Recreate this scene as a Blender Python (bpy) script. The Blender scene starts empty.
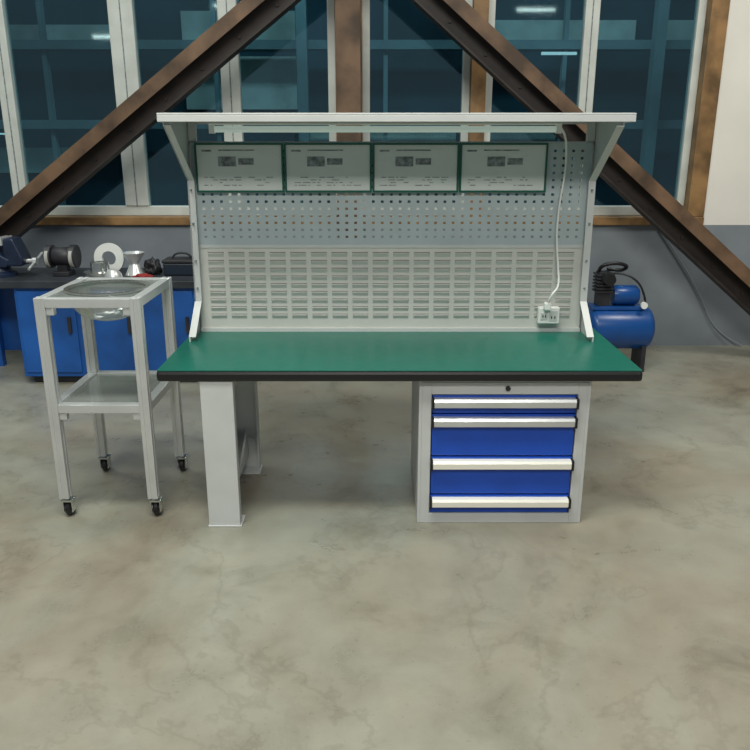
import bpy, bmesh, math, random
from mathutils import Vector, Matrix
random.seed(4)
S = bpy.context.scene
C = S.collection
try:
    S.view_settings.view_transform = 'Standard'
except Exception: pass

# ---------------- materials ----------------
def mat(name, col, rough=0.5, metal=0.0, var=0.0, vscale=8.0, bump=0.0, emit=None, estr=0, spec=0.5, col2=None):
    m = bpy.data.materials.new(name); m.use_nodes = True
    nt = m.node_tree; b = nt.nodes['Principled BSDF']
    b.inputs['Roughness'].default_value = rough
    b.inputs['Metallic'].default_value = metal
    b.inputs['Specular IOR Level'].default_value = spec
    tc = nt.nodes.new('ShaderNodeTexCoord')
    nz = nt.nodes.new('ShaderNodeTexNoise'); nz.inputs['Scale'].default_value = vscale; nz.inputs['Detail'].default_value = 6
    nt.links.new(tc.outputs['Object'], nz.inputs['Vector'])
    rp = nt.nodes.new('ShaderNodeValToRGB')
    k = var
    lo = col2 if col2 else tuple(max(0, x*(1-k)) for x in col)
    hi = tuple(min(1, x*(1+k)) for x in col)
    rp.color_ramp.elements[0].position = .35; rp.color_ramp.elements[1].position = .65
    rp.color_ramp.elements[0].color = (*lo, 1); rp.color_ramp.elements[1].color = (*hi, 1)
    nt.links.new(nz.outputs['Fac'], rp.inputs['Fac'])
    nt.links.new(rp.outputs['Color'], b.inputs['Base Color'])
    if bump:
        bp = nt.nodes.new('ShaderNodeBump'); bp.inputs['Strength'].default_value = bump; bp.inputs['Distance'].default_value = .01
        nt.links.new(nz.outputs['Fac'], bp.inputs['Height']); nt.links.new(bp.outputs['Normal'], b.inputs['Normal'])
    if emit:
        b.inputs['Emission Color'].default_value = (*emit, 1); b.inputs['Emission Strength'].default_value = estr
    return m

M_grey = mat('powder_coat_grey', (.58,.60,.60), .45, var=.03)
M_grey2 = mat('powder_coat_grey_panel', (.62,.62,.59), .5, var=.03)
M_perf = mat('perforated_steel', (.42,.49,.52), .5, var=.04)
M_green = mat('green_esd_mat', (.002,.125,.09), .33, var=.06, vscale=20)
M_black = mat('black_rubber', (.008,.008,.010), .4)
M_blue = mat('blue_enamel', (.008,.075,.50), .35, var=.05)
M_blue_dk = mat('blue_cabinet_paint', (.008,.085,.34), .5, var=.3, vscale=3)
M_alu = mat('aluminium', (.66,.68,.69), .32, .5, var=.04)
M_alu_lit = mat('aluminium_lit', (.97,.95,.86), .3, .1)  # lit copy of the aluminium: lower handles' warm gleam put into the colour
M_white = mat('white_plastic', (.78,.80,.78), .4)
M_paper = mat('paper', (.64,.69,.68), .6, var=.02)
M_ink = mat('ink_grey', (.20,.23,.24), .6, var=.5, vscale=60)
M_dgreen = mat('green_frame', (.004,.10,.07), .4)
M_brown = mat('rusty_steel', (.120,.070,.040), .6, var=.5, vscale=5, bump=.2)
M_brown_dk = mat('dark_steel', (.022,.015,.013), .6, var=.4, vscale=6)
M_tan = mat('stained_wood', (.22,.125,.05), .5, var=.45, vscale=6)
M_pvc = mat('white_pvc', (.54,.57,.54), .4, var=.08)
M_dark = mat('dark_iron', (.02,.02,.025), .5, var=.4)
M_red = mat('red_cloth', (.25,.02,.02), .8)
M_chrome = mat('stainless', (.6,.62,.6), .18, .9)
M_out = mat('exterior_dark', (.016,.050,.070), .9, var=.5, vscale=.7)
M_out2 = mat('exterior_steel', (.19,.27,.28), .8, var=.3, vscale=1)
M_out3 = mat('exterior_pale_panel', (.50,.56,.50), .8, var=.35, vscale=1.5)

def floor_mat():
    m = bpy.data.materials.new('concrete_floor'); m.use_nodes = True
    nt = m.node_tree; b = nt.nodes['Principled BSDF']; L = nt.links
    tc = nt.nodes.new('ShaderNodeTexCoord')
    def noise(s, d=8, dist=0, r=.6):
        n = nt.nodes.new('ShaderNodeTexNoise'); n.inputs['Scale'].default_value = s; n.inputs['Detail'].default_value = d
        n.inputs['Distortion'].default_value = dist; n.inputs['Roughness'].default_value = r
        L.new(tc.outputs['Object'], n.inputs['Vector']); return n
    def ramp(src, stops):
        r = nt.nodes.new('ShaderNodeValToRGB'); e = r.color_ramp.elements
        e[0].position, e[0].color = stops[0][0], (*stops[0][1],1)
        e[1].position, e[1].color = stops[-1][0], (*stops[-1][1],1)
        for p, c in stops[1:-1]:
            x = e.new(p); x.color = (*c, 1)
        L.new(src, r.inputs['Fac']); return r
    def mul(a,c):
        mx = nt.nodes.new('ShaderNodeMix'); mx.data_type='RGBA'; mx.blend_type='MULTIPLY'; mx.inputs[0].default_value = 1
        L.new(a, mx.inputs[6]); L.new(c, mx.inputs[7]); return mx.outputs[2]
    n1 = noise(.8, 4, .8)
    r1 = ramp(n1.outputs['Fac'], [(.32,(.235,.203,.155)),(.45,(.268,.247,.195)),(.55,(.282,.275,.225)),(.68,(.32,.322,.275))])
    n2 = noise(4.5, 9, .3, .66)
    r2 = ramp(n2.outputs['Fac'], [(.3,(.84,.84,.83)),(.5,(1,1,1)),(.7,(1.11,1.11,1.10))])
    c = mul(r1.outputs[0], r2.outputs[0])
    n3 = noise(60, 4)
    r3 = ramp(n3.outputs['Fac'], [(.28,(.80,.80,.80)),(.38,(1,1,1)),(.68,(1,1,1)),(.78,(1.25,1.25,1.25))])
    c = mul(c, r3.outputs[0])
    n4 = noise(1.9, 9, .6, .68)
    r4 = ramp(n4.outputs['Fac'], [(.30,(.64,.63,.60)),(.40,(.90,.90,.88)),(.47,(1,1,1))])
    c = mul(c, r4.outputs[0])
    n5 = noise(.7, 7, .4, .6)
    r5 = ramp(n5.outputs['Fac'], [(.490,(1,1,1)),(.4985,(.86,.85,.84)),(.507,(1,1,1))])
    c = mul(c, r5.outputs[0])
    L.new(c, b.inputs['Base Color'])
    rr = ramp(n2.outputs['Fac'], [(.3,(.24,)*3),(.7,(.42,)*3)])
    L.new(rr.outputs[0], b.inputs['Roughness'])
    bp = nt.nodes.new('ShaderNodeBump'); bp.inputs['Strength'].default_value=.06; bp.inputs['Distance'].default_value=.01
    L.new(n2.outputs['Fac'], bp.inputs['Height']); L.new(bp.outputs[0], b.inputs['Normal'])
    return m
M_floor = floor_mat()

M_dado = mat('wall_dado_paint', (.205,.23,.26), .6, var=.16, vscale=2)
M_wall = mat('wall_white_paint', (.76,.74,.69), .7, var=.05, vscale=2)

def glass_mat():
    m = bpy.data.materials.new('window_glass'); m.use_nodes=True
    nt=m.node_tree; nt.nodes.clear(); L=nt.links
    o=nt.nodes.new('ShaderNodeOutputMaterial')
    t=nt.nodes.new('ShaderNodeBsdfTransparent'); t.inputs[0].default_value=(.60,.80,.86,1)
    g=nt.nodes.new('ShaderNodeBsdfGlossy'); g.inputs['Roughness'].default_value=.04; g.inputs[0].default_value=(.6,.8,.85,1)
    mx=nt.nodes.new('ShaderNodeMixShader'); mx.inputs[0].default_value=.13
    L.new(t.outputs[0],mx.inputs[1]); L.new(g.outputs[0],mx.inputs[2]); L.new(mx.outputs[0],o.inputs[0])
    return m
M_glass = glass_mat()
def acrylic(name='smoked_acrylic', tr=(.6,.65,.65), dif=.35, gl=.25):
    m = bpy.data.materials.new(name); m.use_nodes=True
    nt=m.node_tree; nt.nodes.clear(); L=nt.links
    o=nt.nodes.new('ShaderNodeOutputMaterial')
    t=nt.nodes.new('ShaderNodeBsdfTransparent'); t.inputs[0].default_value=(*tr,1)
    d=nt.nodes.new('ShaderNodeBsdfDiffuse'); d.inputs[0].default_value=(.42,.46,.44,1)
    g=nt.nodes.new('ShaderNodeBsdfGlossy'); g.inputs['Roughness'].default_value=.15; g.inputs[0].default_value=(.8,.8,.8,1)
    m1=nt.nodes.new('ShaderNodeMixShader'); m1.inputs[0].default_value=dif
    mx=nt.nodes.new('ShaderNodeMixShader'); mx.inputs[0].default_value=gl
    L.new(t.outputs[0],m1.inputs[1]); L.new(d.outputs[0],m1.inputs[2])
    L.new(m1.outputs[0],mx.inputs[1]); L.new(g.outputs[0],mx.inputs[2]); L.new(mx.outputs[0],o.inputs[0])
    return m
M_acr = acrylic()
M_bowl = acrylic('bowl_acrylic',(.75,.8,.75),.35,.30)

# ---------------- helpers ----------------
def empty(name):
    e = bpy.data.objects.new(name, None); e.empty_display_size=.1; C.objects.link(e); return e
def fin(name, bm, m, parent=None, bevel=0, smooth=False):
    bmesh.ops.recalc_face_normals(bm, faces=bm.faces)
    me = bpy.data.meshes.new(name); bm.to_mesh(me); bm.free()
    if m is not None: me.materials.append(m)
    if smooth:
        for p in me.polygons: p.use_smooth=True
    o = bpy.data.objects.new(name, me); C.objects.link(o)
    if parent: o.parent = parent
    if bevel:
        md=o.modifiers.new('bev','BEVEL'); md.width=bevel; md.segments=2; md.limit_method='ANGLE'
    return o
def addbox(bm, x0,x1,y0,y1,z0,z1):
    v=[bm.verts.new(p) for p in [(x0,y0,z0),(x1,y0,z0),(x1,y1,z0),(x0,y1,z0),(x0,y0,z1),(x1,y0,z1),(x1,y1,z1),(x0,y1,z1)]]
    for f in [(0,1,2,3),(4,5,6,7),(0,1,5,4),(1,2,6,5),(2,3,7,6),(3,0,4,7)]: bm.faces.new([v[i] for i in f])
def box(name,x0,x1,y0,y1,z0,z1,m,parent=None,bevel=0):
    bm=bmesh.new(); addbox(bm,x0,x1,y0,y1,z0,z1); return fin(name,bm,m,parent,bevel)
def boxes(name,lst,m,parent=None,bevel=0):
    bm=bmesh.new()
    for b in lst: addbox(bm,*b)
    return fin(name,bm,m,parent,bevel)
def prism(name, pts, axis, a0, a1, m, parent=None, bevel=0):
    bm=bmesh.new()
    def mk(p,a): return (a,p[0],p[1]) if axis=='x' else (p[0],a,p[1])
    A=[bm.verts.new(mk(p,a0)) for p in pts]; B=[bm.verts.new(mk(p,a1)) for p in pts]
    bm.faces.new(A); bm.faces.new(B); n=len(pts)
    for i in range(n): bm.faces.new([A[i],A[(i+1)%n],B[(i+1)%n],B[i]])
    return fin(name,bm,m,parent,bevel)
def lathe(name, prof, center, axis, m, parent=None, seg=40):
    bm=bmesh.new(); rings=[]
    for r,a in prof:
        ring=[]
        for i in range(seg):
            t=2*math.pi*i/seg; c,s=r*math.cos(t),r*math.sin(t)
            p={'z':(c,s,a),'x':(a,c,s),'y':(c,a,s)}[axis]
            ring.append(bm.verts.new(Vector(center)+Vector(p)))
        rings.append(ring)
    for j in range(len(rings)-1):
        for i in range(seg): bm.faces.new([rings[j][i],rings[j][(i+1)%seg],rings[j+1][(i+1)%seg],rings[j+1][i]])
    bmesh.ops.remove_doubles(bm, verts=bm.verts, dist=1e-5)
    o=fin(name,bm,m,parent,0,True)
    md=o.modifiers.new('es','EDGE_SPLIT'); md.split_angle=math.radians(40)
    return o
def tube(name, pts, r, m, parent=None):
    cu=bpy.data.curves.new(name,'CURVE'); cu.dimensions='3D'; cu.bevel_depth=r; cu.bevel_resolution=3; cu.use_fill_caps=True
    sp=cu.splines.new('NURBS'); sp.points.add(len(pts)-1); sp.order_u=3; sp.use_endpoint_u=True; sp.resolution_u=8
    for p,q in zip(sp.points,pts): p.co=(*q,1)
    cu.materials.append(m)
    o=bpy.data.objects.new(name,cu); C.objects.link(o)
    dg=bpy.context.evaluated_depsgraph_get(); me=bpy.data.meshes.new_from_object(o.evaluated_get(dg))
    bpy.data.objects.remove(o); o=bpy.data.objects.new(name,me); C.objects.link(o)
    for p in me.polygons: p.use_smooth=True
    if parent: o.parent=parent
    return o

# ---------------- room ----------------
WY=5.6
box('floor',-7,7,-4,WY+.25,-.1,0,M_floor)
box('wall_back_lower',-7,7,WY,WY+.25,0,.90,M_dado)
box('wall_back_right',2.36,7,WY,WY+.25,.90,4.2,M_wall)
box('wall_back_top',-7,2.36,WY,WY+.25,2.75,4.2,M_wall)
box('wall_back_left',-7,-3.7,WY,WY+.25,.90,2.75,M_wall)
def window(name,x0,x1,mulls,trans=[]):
    e=empty(name); t=.055; y0,y1=WY+.06,WY+.13; z0,z1=.96,2.75
    L=[(x0,x1,y0,y1,z0,z0+.07),(x0,x1,y0,y1,z1-.07,z1),(x0,x0+t,y0,y1,z0+.07,z1-.07),(x1-t,x1,y0,y1,z0+.07,z1-.07)]
    for a,w in mulls: L.append((a-w/2,a+w/2,y0-.01,y1-.01,z0+.07,z1-.07))
    boxes('frame',L,M_pvc,e,.006)
    G=[]
    for a,w in mulls: G.append((a-.004,a+.004,y0-.012,y0-.009,z0+.07,z1-.07))
    if G: boxes('sash_joint',G,M_ink,e)
    box('pane',x0+.02,x1-.02,y0+.03,y0+.036,z0+.02,z1-.02,M_glass,e)
    return e
window('window_1',-3.64,-.27,[(-2.56,.10),(-1.72,.17),(-1.00,.13)])
window('window_2',-.09,.66,[])
window('window_3',.76,2.24,[(1.47,.10)])
box('trim_1',-3.7,2.36,WY-.03,WY+.2,.90,.96,M_tan,None,.005)
box('trim_2',2.24,2.36,WY-.02,WY+.2,.96,2.75,M_tan,None,.005)
box('trim_3',.66,.76,WY-.01,WY+.15,.96,2.75,M_tan)
box('trim_4',-.27,-.09,WY+.0,WY+.15,.96,2.75,M_tan)
box('trim_5',-3.7,-3.64,WY-.02,WY+.2,.96,2.75,M_tan)
box('trim_6',-3.7,2.36,WY-.02,WY+.2,2.75,2.82,M_tan)

# exterior hall seen through the glass
e=empty('exterior_building')
box('facade',-12,12,10.0,10.2,-.1,9,M_out,e)
L=[]
for z in (.35,1.62,2.5,3.5,4.6): L.append((-12,12,9.6,9.75,z,z+.10))
for x in (-7.2,-5.0,-2.9,-.9,1.1,3.2,5.4): L.append((x,x+.12,9.45,9.6,-.1,9))
for x in (-6.1,-3.9,-1.9,.1,2.2,4.3): L.append((x,x+.05,9.65,9.75,-.1,9))
boxes('beams',L,M_out2,e)
boxes('pale_panels',[(-2.3,-.95,9.9,9.99,1.85,2.45),(-2.3,-.95,9.9,9.99,2.62,2.95),(1.3,3.1,9.9,9.99,2.62,2.85),(3.4,5.2,9.9,9.99,2.62,2.85),(-5.0,-3.7,9.9,9.99,1.1,1.4),(-.8,1.0,9.9,9.99,1.2,1.6),(1.3,3.0,9.9,9.99,1.3,1.6),(-4.8,-3.1,9.9,9.99,2.62,2.8)],M_out3,e)
M_lampout=mat('exterior_lamp_glow',(.5,.6,.6),.5,emit=(.85,1,.95),estr=.7)
boxes('lamps',[(1.9,2.3,9.4,9.44,2.42,2.45),(-4.6,-4.2,9.4,9.44,1.55,1.57),(3.9,4.3,9.4,9.44,1.95,1.98)],M_lampout,e)
box('yard_ground',-12,12,WY+.25,10.2,-.2,-.1,M_out,e)

# steel column and braces
e=empty('steel_column')
boxes('i_section',[(-.255,-.095,5.36,5.375,0,4),(-.255,-.095,5.495,5.51,0,4),(-.18,-.17,5.375,5.495,0,4)],M_brown,e)
box('base_plate',-.32,-.03,5.32,5.55,0,.02,M_dark,e)
def brace(name,a,b,w):
    a=Vector(a); b=Vector(b); d=(b-a).normalized(); n=Vector((-d.y,d.x))
    if n.y<0: n=-n
    e=empty(name)
    def strip(nm,o0,o1,y0,y1,m):
        bm=bmesh.new(); pts=[a+n*o0,b+n*o0,b+n*o1,a+n*o1]
        A=[bm.verts.new((p.x,y0,p.y)) for p in pts]; B=[bm.verts.new((p.x,y1,p.y)) for p in pts]
        bm.faces.new(A); bm.faces.new(B)
        for i in range(4): bm.faces.new([A[i],A[(i+1)%4],B[(i+1)%4],B[i]])
        fin(nm,bm,m,e)
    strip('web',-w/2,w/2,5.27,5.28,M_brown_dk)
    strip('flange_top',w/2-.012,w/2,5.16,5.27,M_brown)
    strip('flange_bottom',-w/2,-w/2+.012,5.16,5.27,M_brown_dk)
    strip('face_angle',w/2-.085,w/2-.012,5.155,5.165,M_brown)
    boltbm=bmesh.new()
    for i in range(14):
        t=(i+.5)/14; p=a+(b-a)*t - n*.03
        addbox(boltbm,p.x-.010,p.x+.010,5.26,5.27,p.y-.010,p.y+.010)
    fin('bolts',boltbm,M_brown_dk,e)
brace('steel_brace',(-.26,2.60),(-3.72,-.0),.20)
brace('steel_brace.001',(-.09,2.71),(3.16,-.0),.20)

# ---------------- workbench ----------------
WB=empty('workbench')
X0,X1=-.825,1.01; YF,YB=2.75,3.44; ZT=.656
box('worktop_core',X0,X1,YF,YB,ZT-.046,ZT-.004,M_black,WB,.012)
box('worktop_mat',X0+.004,X1-.004,YF+.006,YB,ZT-.006,ZT,M_green,WB,.002)
boxes('leg_front',[(-.665,-.54,YF+.01,YF+.018,.006,ZT-.046),(-.665,-.657,YF+.018,YF+.09,.006,ZT-.046),(-.548,-.54,YF+.018,YF+.05,.006,ZT-.046),(-.668,-.534,YF+.004,YF+.10,0,.006)],M_grey,WB,.002)
boxes('leg_rear',[(-.665,-.54,YB-.10,YB-.092,.006,ZT-.046),(-.665,-.657,YB-.17,YB-.10,.006,ZT-.046),(-.548,-.54,YB-.14,YB-.10,.006,ZT-.046),(-.668,-.534,YB-.18,YB-.08,0,.006)],M_grey,WB,.002)
boxes('leg_side_rails',[(-.657,-.63,YF+.09,YB-.17,.06,.19),(-.657,-.56,YF+.09,YB-.17,.535,.60)],M_grey,WB,.003)
prism('leg_brace',[(YF+.30,.07),(YB-.12,.07),(YB-.12,.20)],'x',-.60,-.592,M_grey,WB)
box('rear_stretcher',-.54,.165,YB-.13,YB-.10,.50,.60,M_grey,WB)
PX0,PX1=-.785,.925
prof=[(3.40,ZT),(3.18,ZT),(3.18,.675),(3.335,.80),(3.345,1.32),(3.02,1.535),(3.02,1.555),(3.40,1.555)]
for nm,x in (('side_plate_left',PX0-.012),('side_plate_right',PX1+.006)):
    prism(nm,prof,'x',x,x+.006,M_grey,WB)
for nm,x in (('side_plate_left_flange',PX0-.012),('side_plate_right_flange',PX1-.018)):
    bm=bmesh.new()
    for i in range(2,5):
        (ya,za),(yb,zb)=prof[i],prof[i+1]
        v=[bm.verts.new(p) for p in [(x,ya,za),(x+.03,ya,za),(x+.03,yb,zb),(x,yb,zb)]]
        bm.faces.new(v)
    o=fin(nm,bm,M_grey,WB); md=o.modifiers.new('s','SOLIDIFY'); md.thickness=.003
bl=[]
for x in (PX0+.003,PX1-.003):
    for z in (.86,.98,1.14,1.28): 
        bl.append((x-.004,x+.004,3.328,3.34,z-.004,z+.004))
boxes('bolts',bl,M_ink,WB)
SX0,SX1=-.812,.972
boxes('top_shelf',[(SX0,SX1,3.0,3.42,1.572,1.58),(SX0,SX1,3.0,3.008,1.548,1.572),(SX0,SX1,3.412,3.42,1.548,1.572),(SX0,SX0+.006,3.008,3.412,1.548,1.572),(SX1-.006,SX1,3.008,3.412,1.548,1.572)],M_grey,WB,.002)
bm=bmesh.new()
def perf(x0,x1,z0,z1,px,pz,hw,hh,y):
    nx=int((x1-x0-.02)/px); nz=int((z1-z0-.016)/pz)
    ox=(x1-x0-nx*px)/2; oz=(z1-z0-nz*pz)/2
    xs=[x0]; zs=[z0]
    for i in range(nx):
        c=x0+ox+(i+.5)*px; xs+= [c-hw/2,c+hw/2]
    xs.append(x1)
    for i in range(nz):
        c=z0+oz+(i+.5)*pz; zs+= [c-hh/2,c+hh/2]
    zs.append(z1)
    V=[[bm.verts.new((x,y,z)) for z in zs] for x in xs]
    for i in range(len(xs)-1):
        for j in range(len(zs)-1):
            if i%2==1 and j%2==1: continue
            bm.faces.new([V[i][j],V[i+1][j],V[i+1][j+1],V[i][j+1]])
perf(PX0+.004,PX1-.004,1.045,1.475,.0385,.030,.012,.0105,3.372)
o=fin('perforated_panel',bm,M_perf,WB); md=o.modifiers.new('s','SOLIDIFY'); md.thickness=.002
boxes('panel_frame',[(PX0,PX1,3.374,3.40,1.465,1.478),(PX0,PX1,3.366,3.40,1.032,1.045),(PX0,PX0+.03,3.374,3.40,ZT,1.555),(PX1-.03,PX1,3.374,3.40,ZT,1.555)],M_grey,WB)
box('louvre_panel',PX0+.004,PX1-.004,3.370,3.374,ZT+.012,1.033,M_grey2,WB)
box('panel_foot',PX0,PX1,3.362,3.40,ZT,ZT+.016,M_grey,WB)
bm=bmesh.new(); lb=[]
nc=18; pc=(PX1-PX0-.08)/nc
for r in range(9):
    z=.715+r*.0345
    for c in range(nc):
        x=PX0+.04+c*pc+.010; x2=x+pc-.020
        v=[bm.verts.new(p) for p in [(x,3.3705,z),(x2,3.3705,z),(x2,3.3705,z+.019),(x,3.3705,z+.019),(x+.004,3.361,z+.017),(x2-.004,3.361,z+.017)]]
        bm.faces.new([v[0],v[1],v[5],v[4]]); bm.faces.new([v[4],v[5],v[2],v[3]]); bm.faces.new([v[0],v[4],v[3]]); bm.faces.new([v[1],v[2],v[5]])
        lb.append((x,x2,3.3685,3.3702,z+.019,z+.0225))
fin('louvres',bm,M_grey2,WB)
boxes('louvre_slots',lb,mat('slot_grey',(.24,.24,.23),.8),WB)

# document holders
ux=[-.762,-.385,-.012,.357,.730]
for i in range(4):
    nm='document_holder' if i==0 else 'document_holder.%03d'%i
    e=empty(nm); a,b=ux[i]+.002,ux[i+1]-.002; z0,z1=1.270,1.472; t=.008; yf,yb=3.350,3.3615
    boxes('frame',[(a,b,yf,yb,z0,z0+t),(a,b,yf,yb,z1-t,z1),(a,a+t,yf,yb,z0+t,z1-t),(b-t,b,yf,yb,z0+t,z1-t)],M_dgreen,e)
    box('paper',a+t,b-t,yf+.006,yb,z0+t,z1-t,M_paper,e)
    y0,y1=yf+.0045,yf+.006
    K=[]; px=a+.09+.03*random.random(); 
    K.append((px,px+.075,y0,y1,z1-.095,z1-.055)); K.append((px+.085,px+.15,y0,y1,z1-.088,z1-.062))
    K.append((a+.03,a+.07,y0,y1,z1-.035,z1-.028)); K.append((a+.10,b-.12,y0,y1,z1-.032,z1-.027))
    for r in range(4):
        x=a+.03+.02*random.random()
        while x<b-.05:
            w=.008+.025*random.random()
            if random.random()<.5: K.append((x,min(x+w,b-.03),y0,y1,z0+.028+r*.011,z0+.031+r*.011))
            x+=w+.008
    boxes('printing',K,M_ink,e)

# fluorescent lamp under shelf
e=empty('fluorescent_lamp')
box('housing',-.65,.73,3.13,3.18,1.540,1.548,M_white,e,.003)
lathe('tube',[(.0,-.63),(.012,-.63),(.012,.71),(.0,.71)],(0,3.155,1.524),'x',mat('lamp_tube',(.75,.82,.78),.3,emit=(.8,1,.92),estr=.15),e,16)
boxes('end_caps',[(-.65,-.63,3.14,3.17,1.508,1.54),(.71,.73,3.14,3.17,1.508,1.54)],M_white,e)
e=empty('power_socket')
box('body',.725,.82,3.325,3.360,.70,.775,M_white,e,.006)
boxes('sockets',[(.735,.766,3.322,3.326,.72,.752),(.774,.810,3.322,3.326,.715,.76)],mat('socket_face',(.55,.57,.55),.4),e,.001)
boxes('pins',[(.743,.747,3.320,3.3225,.73,.742),(.754,.758,3.320,3.3225,.73,.742),(.782,.786,3.320,3.3225,.725,.737),(.796,.800,3.320,3.3225,.725,.737)],M_dark,e)
box('plug',.745,.775,3.30,3.335,.765,.80,M_white,e,.006)
e=empty('power_cable')
tube('cord',[(.76,3.30,.805),(.765,3.28,.84),(.805,3.31,.87),(.80,3.34,.96),(.785,3.345,1.08),(.79,3.35,1.22),(.805,3.345,1.35),(.80,3.33,1.45),(.77,3.25,1.51),(.73,3.16,1.53)],.0048,M_white,e)

# ---------------- drawer cabinet ----------------
e=empty('drawer_cabinet'); a,b=.17,.83; y=2.79; yb=3.36
zt=ZT-.047
boxes('carcass',[(a,a+.012,y,yb,0.0,zt),(b-.012,b,y,yb,0.0,zt),(a+.012,b-.012,yb-.01,yb,0,zt),(a+.012,b-.012,y+.002,yb-.01,zt-.012,zt),
 (a+.012,a+.048,y,y+.03,0,zt-.012),(b-.048,b-.012,y,y+.03,0,zt-.012),(a+.048,b-.048,y,y+.03,.548,zt-.012),(a+.048,b-.048,y,y+.03,0.0,.042)],M_grey,e,.002)
box('interior',a+.048,b-.048,y+.03,y+.04,.042,.548,M_dark,e)
dz=[(.471,.543),(.293,.465),(.128,.287),(.046,.122)]
for i,(z0,z1) in enumerate(dz):
    box('drawer_front_%d'%(i+1),a+.052,b-.052,y+.004,y+.028,z0,z1,M_blue,e,.003)
    h=z1-.008
    pts=[(y+.004,h),(y-.018,h-.002),(y-.024,h-.012),(y-.022,h-.034),(y-.016,h-.038),(y-.014,h-.014),(y+.004,h-.012)]
    prism('handle_%d'%(i+1),pts,'x',a+.058,b-.058,M_alu_lit if i>1 else M_alu,e)
    boxes('handle_caps_%d'%(i+1),[(a+.048,a+.058,y-.026,y+.004,h-.04,h+.002),(b-.058,b-.048,y-.026,y+.004,h-.04,h+.002)],M_black,e,.002)
lathe('lock',[(.0,-.006),(.010,-.006),(.010,.0),(0,0)],(.51,y,.573),'y',M_dark,e,20)

# ---------------- utility cart ----------------
e=empty('utility_cart'); a,b=-1.285,-.885; y0,y1=2.83,3.31; w=.04; zt=.915; zb=.085
posts=[(a,y0),(b-w,y0),(a,y1-w),(b-w,y1-w)]
for i,(x,yy) in enumerate(posts):
    g=.004
    boxes('post_%d'%(i+1),[(x+g,x+w-g,yy+g,yy+w-g,zb,zt-.001),
      (x,x+.015,yy,yy+.015,zb,zt),(x+w-.015,x+w,yy,yy+.015,zb,zt),(x,x+.015,yy+w-.015,yy+w,zb,zt),(x+w-.015,x+w,yy+w-.015,yy+w,zb,zt)],M_alu,e,.0015)
def rails(nm,z0,z1):
    boxes(nm,[(a+w,b-w,y0+.002,y0+w-.002,z0,z1),(a+w,b-w,y1-w+.002,y1-.002,z0,z1),(a+.002,a+w-.002,y0+w,y1-w,z0,z1),(b-w+.002,b-.002,y0+w,y1-w,z0,z1)],M_alu,e,.002)
rails('top_rails',zt-.038,zt-.002)
rails('shelf_rails',.455,.49)
box('lower_shelf',a+.03,b-.03,y0+.03,y1-.03,.478,.482,acrylic('shelf_acrylic',(.7,.72,.7),.45,.3),e)
cx,cy=(a+b)/2,(y0+y1)/2
bm=bmesh.new(); seg=64; R=.152; hx=(b-a)/2-.038; hy=(y1-y0)/2-.038; I=[];O=[]
for i in range(seg):
    t=2*math.pi*i/seg; c,s=math.cos(t),math.sin(t)
    k=min(hx/abs(c) if abs(c)>1e-6 else 9, hy/abs(s) if abs(s)>1e-6 else 9)
    I.append(bm.verts.new((cx+R*c,cy+R*s,zt-.008))); O.append(bm.verts.new((cx+k*c,cy+k*s,zt-.008)))
for i in range(seg): bm.faces.new([I[i],I[(i+1)%seg],O[(i+1)%seg],O[i]])
o=fin('top_glass',bm,M_acr,e); md=o.modifiers.new('s','SOLIDIFY'); md.thickness=.004
lathe('bowl',[(.155,0),(.152,-.03),(.140,-.07),(.11,-.105),(.06,-.125),(0,-.13)],(cx,cy,zt-.004),'z',M_bowl,e,48)
lathe('bowl_rim',[(.150,-.004),(.166,-.004),(.166,.003),(.150,.003),(.150,-.004)],(cx,cy,zt-.002),'z',M_chrome,e,48)
bk=[]
for x in (a+w,b-w-.03):
    bk.append((x,x+.03,y0+.006,y0+.034,.425,.455)); bk.append((x,x+.03,y0+.006,y0+.034,zt-.068,zt-.038))
boxes('corner_brackets',bk,M_alu,e,.004)
for i,(x,yy) in enumerate(posts):
    px,py=x+w/2,yy+w/2
    lathe('caster_wheel_%d'%(i+1),[(0,-.012),(.028,-.012),(.033,-.007),(.033,.007),(.028,.012),(0,.012)],(px+.006,py+.015,.033),'x',M_black,e,24)
    lathe('caster_hub_%d'%(i+1),[(0,-.016),(.014,-.016),(.014,.016),(0,.016)],(px+.006,py+.015,.033),'x',M_alu,e,16)
    boxes('caster_fork_%d'%(i+1),[(px-.014,px-.010,py-.012,py+.026,.022,.072),(px+.022,px+.026,py-.012,py+.026,.022,.072),(px-.016,px+.028,py-.018,py+.028,.070,.078),(px-.01,px+.01,py-.01,py+.01,.076,.086)],M_chrome,e,.001)

# ---------------- blue cupboard bench at back left ----------------
e=empty('tool_cupboard'); y0,y1=4.64,5.12
box('carcass',-2.22,-1.10,y0,y1,.05,.62,M_blue_dk,e,.005)
box('plinth',-2.18,-1.14,y0+.04,y1-.04,0,.05,M_dark,e)
boxes('legs',[(-2.60,-2.55,y0+.03,y0+.08,0,.62),(-2.60,-2.55,y1-.08,y1-.03,0,.62)],M_blue_dk,e)
box('back_panel',-2.60,-2.22,y1-.02,y1,.10,.62,M_blue_dk,e)
box('top',-2.62,-1.06,y0-.03,y1+.02,.62,.665,mat('bench_top_dark',(.03,.035,.045),.5,var=.3),e,.004)
boxes('door_panels',[(-2.20,-1.85,y0-.012,y0,.08,.60),(-1.83,-1.48,y0-.012,y0,.08,.60),(-1.46,-1.12,y0-.012,y0,.08,.60)],M_blue_dk,e,.004)
boxes('door_handles',[(-1.90,-1.88,y0-.03,y0-.012,.34,.44),(-1.53,-1.51,y0-.03,y0-.012,.34,.44),(-1.17,-1.15,y0-.03,y0-.012,.34,.44)],M_dark,e)

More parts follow.
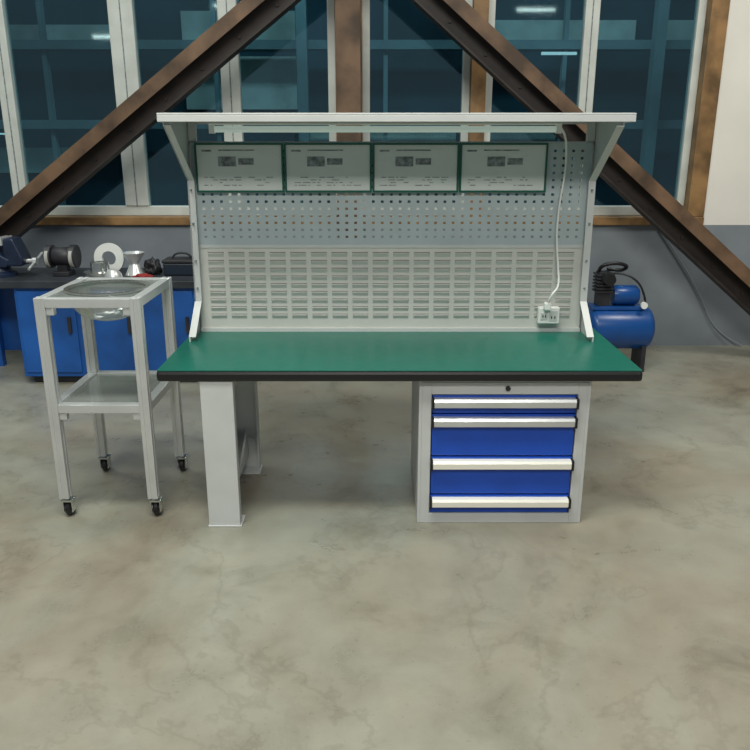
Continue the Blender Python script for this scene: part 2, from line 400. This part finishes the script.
e=empty('bench_vise'); zt=.665; vx=-2.36; vy=4.80
M_vise=mat('vise_paint',(.010,.020,.050),.4,var=.3)
lathe('swivel_base',[(0,0),(.10,0),(.10,.02),(.07,.035),(.06,.07),(0,.07)],(vx,vy,zt),'z',M_vise,e,32)
prism('body',[(vx-.13,zt+.06),(vx+.07,zt+.06),(vx+.10,zt+.11),(vx+.03,zt+.15),(vx+.03,zt+.24),(vx-.05,zt+.25),(vx-.13,zt+.16)],'y',vy-.07,vy+.07,M_vise,e,.01)
prism('moving_jaw',[(vx+.075,zt+.07),(vx+.17,zt+.07),(vx+.18,zt+.12),(vx+.13,zt+.24),(vx+.07,zt+.24),(vx+.06,zt+.16)],'y',vy-.065,vy+.065,M_vise,e,.01)
boxes('jaw_plates',[(vx+.03,vx+.04,vy-.075,vy+.075,zt+.20,zt+.245),(vx+.055,vx+.068,vy-.075,vy+.075,zt+.20,zt+.245)],M_alu,e)
lathe('screw',[(0,0),(.014,0),(.014,.05),(.022,.05),(.022,.075),(0,.075)],(vx+.165,vy,zt+.095),'x',M_alu,e,20)
tube('handle_bar',[(vx+.23,vy-.11,zt+.06),(vx+.23,vy,zt+.095),(vx+.23,vy+.11,zt+.13)],.008,M_alu,e)

from mathutils import noise as MN
def blob(name,c,sc,m,parent,seed,amp=.35,sub=4):
    bm=bmesh.new(); bmesh.ops.create_icosphere(bm,subdivisions=sub,radius=1)
    for v in bm.verts:
        n=MN.noise(v.co*1.7+Vector((seed,0,0)))*amp+MN.noise(v.co*5+Vector((0,seed,0)))*amp*.5
        co=v.co*(1+n); co.z=max(co.z,-.6)
        v.co=Vector((c[0]+co.x*sc[0],c[1]+co.y*sc[1],c[2]+(co.z+.6)*sc[2]))
    return fin(name,bm,m,parent,0,True)
e=empty('bench_grinder'); gx,gy=-1.97,4.83
box('base',gx-.05,gx+.05,gy-.06,gy+.06,zt,zt+.03,M_dark,e,.006)
box('pedestal',gx-.03,gx+.03,gy-.03,gy+.03,zt+.03,zt+.07,M_dark,e)
lathe('motor',[(0,-.055),(.05,-.055),(.058,-.045),(.058,.045),(.05,.055),(0,.055)],(gx,gy,zt+.12),'x',M_dark,e,30)
for i,s in enumerate((-.075,.075)):
    lathe('wheel_guard_%d'%(i+1),[(0,-.018),(.072,-.018),(.072,.018),(0,.018)],(gx+s,gy,zt+.12),'x',M_dark,e,30)
    lathe('grinding_wheel_%d'%(i+1),[(0,-.010),(.062,-.010),(.062,.010),(0,.010)],(gx+s,gy-.018,zt+.115),'x',mat('grit_%d'%i,(.4,.4,.38),.9),e,30)
e=empty('metal_flanges')
lathe('flange_large',[(0,0),(.10,0),(.10,.03),(.06,.035),(.055,.09),(.035,.09),(.03,.04),(0,.04)],(-1.73,4.80,zt),'z',M_chrome,e,40)
lathe('flange_leaning',[(.045,-.012),(.095,-.012),(.095,.012),(.045,.012),(.045,-.012)],(-1.71,4.93,zt+.095),'y',M_white,e,40)
lathe('flange_small',[(0,0),(.055,0),(.05,.03),(.03,.055),(0,.055)],(-1.62,4.71,zt),'z',M_alu,e,30)
e=empty('metal_funnel')
lathe('cone',[(.012,0),(.018,.06),(.065,.13),(.070,.14),(.064,.135),(.014,.06),(.009,0),(.012,0)],(-1.53,4.86,zt),'z',M_alu,e,30)
lathe('stand_ring',[(.05,0),(.06,0),(.03,.065),(.022,.065),(.05,0)],(-1.53,4.86,zt),'z',M_alu,e,24)
e=empty('work_gloves'); blob('glove_left',(-1.42,4.88,.665),(.045,.05,.06),M_dark,e,7,.6)
e=empty('cleaning_rag'); blob('cloth',(-1.43,4.70,.665),(.055,.035,.02),M_red,e,11,.5)
e=empty('tool_box')
box('body',-1.335,-1.13,4.80,4.96,.665,.745,mat('toolbox_paint',(.012,.02,.035),.4),e,.01)
box('lid',-1.34,-1.125,4.795,4.965,.745,.765,M_dark,e,.006)
tube('handle',[(-1.29,4.88,.765),(-1.28,4.88,.80),(-1.18,4.88,.80),(-1.17,4.88,.765)],.007,M_dark,e)

# ---------------- air compressor ----------------
e=empty('air_compressor'); cx,cy,cz,r=1.63,5.0,.285,.142
pr=[]
for i in range(9):
    t=math.pi/2*i/8; pr.append((r*math.sin(t),-.17-.06*math.cos(t)))
pr+= [(p[0],-p[1]) for p in pr[::-1]]
M_cb=mat('compressor_blue',(.006,.065,.26),.3,var=.1)
lathe('tank',pr,(cx,cy,cz),'x',M_cb,e,48)
boxes('feet',[(cx-.17,cx-.14,cy-.10,cy+.10,0,.18),(cx+.14,cx+.17,cy-.10,cy+.10,0,.18)],M_dark,e,.004)
lathe('wheel',[(0,-.02),(.07,-.02),(.075,0),(.07,.02),(0,.02)],(cx-.19,cy-.10,.075),'x',M_black,e,30)
box('platform',cx-.2,cx+.14,cy-.07,cy+.07,cz+r-.012,cz+r+.012,M_cb,e,.004)
lathe('motor',[(0,-.09),(.06,-.09),(.066,-.07),(.066,.06),(.05,.08),(0,.08)],(cx+.03,cy,cz+r+.078),'x',M_cb,e,30)
fb=[]
for k in range(6): fb.append((cx-.18,cx-.07,cy-.06,cy+.06,cz+r+.10+k*.022,cz+r+.112+k*.022))
fb.append((cx-.165,cx-.085,cy-.045,cy+.045,cz+r+.012,cz+r+.235))
boxes('pump_head',fb,M_dark,e,.002)
lathe('air_filter',[(0,-.05),(.035,-.05),(.04,-.03),(.04,.03),(0,.03)],(cx-.12,cy-.09,cz+r+.20),'y',M_black,e,24)
tube('discharge_pipe',[(cx-.08,cy,cz+r+.22),(cx-.0,cy-.05,cz+r+.24),(cx+.14,cy-.05,cz+r+.13),(cx+.17,cy-.02,cz+r-.03)],.007,M_dark,e)
lathe('pressure_gauge',[(0,-.01),(.022,-.01),(.022,.01),(0,.01)],(cx+.12,cy-.11,cz+r+.03),'y',M_white,e,20)
tube('gauge_stem',[(cx+.12,cy-.10,cz+r+.03),(cx+.12,cy-.05,cz+r+.02),(cx+.12,cy-.04,cz+r-.01)],.008,M_chrome,e)
tube('hose_coil',[(cx-.16,cy,cz+r+.235),(cx-.17,cy-.04,cz+r+.28),(cx-.06,cy-.05,cz+r+.30),(cx+.03,cy-.02,cz+r+.27),(cx-.02,cy+.02,cz+r+.23),(cx-.10,cy+.03,cz+r+.25)],.012,M_black,e)
e=empty('wall_conduit')
tube('pipe',[(2.05,5.585,.88),(2.25,5.585,.62),(2.40,5.585,.40),(2.55,5.585,.10),(2.75,5.56,.012)],.006,M_dado,e)

# hanging hall lamps behind the viewer, mirrored faintly in the window glass
M_tube=mat('hall_tube_glow',(.9,.9,.8),.4,emit=(1,.92,.80),estr=7)
for i,(x,y,z) in enumerate([(2.55,-1.9,3.45),(-2.3,-2.2,3.55),(-3.9,-1.0,2.95),(1.0,-3.2,3.6)]):
    e=empty('hall_lamp' if i==0 else 'hall_lamp.%03d'%i)
    box('tube',x-.3,x+.3,y-.02,y+.02,z,z+.03,M_tube,e)
    box('reflector',x-.32,x+.32,y-.06,y+.06,z+.03,z+.05,M_white,e)
    boxes('hangers',[(x-.3,x-.295,y,y+.005,z+.05,5.2),(x+.295,x+.3,y,y+.005,z+.05,5.2)],M_dark,e)

# ---------------- lights ----------------
w=bpy.data.worlds.new('world'); S.world=w; w.use_nodes=True
bg=w.node_tree.nodes['Background']; bg.inputs[0].default_value=(.76,.91,1,1); bg.inputs[1].default_value=.17
def area(name,loc,sx,sy,p,col,rot=(0,0,0)):
    l=bpy.data.lights.new(name,'AREA'); l.shape='RECTANGLE'; l.size=sx; l.size_y=sy; l.energy=p; l.color=col
    o=bpy.data.objects.new(name,l); C.objects.link(o); o.location=loc; o.rotation_euler=[math.radians(a) for a in rot]; return o
area('ceiling_lamp',(-.8,1.5,4.6),2.0,.7,150,(.98,1,.90),(0,0,0))
area('ceiling_lamp.001',(2.8,3.2,4.6),1.2,1.0,95,(1,.95,.84),(0,0,0))
area('ceiling_lamp.002',(0,-2.5,5.2),3,.8,185,(1,.96,.87),(42,0,0))
area('ceiling_lamp.003',(-3,4.0,4.6),1.0,1.0,45,(.95,1,.94),(0,0,0))
area('facade_fill',(0,7.2,5.5),6,.4,110,(.75,.95,1),(35,0,0))  # added fill light to brighten the exterior facade, no actual fixture there

cam=bpy.data.cameras.new('camera'); co=bpy.data.objects.new('camera',cam); C.objects.link(co)
co.location=(0,0,1.48); co.rotation_euler=(math.radians(90-17.01),0,0)
cam.sensor_width=36; cam.lens=765/750*36
S.camera=co
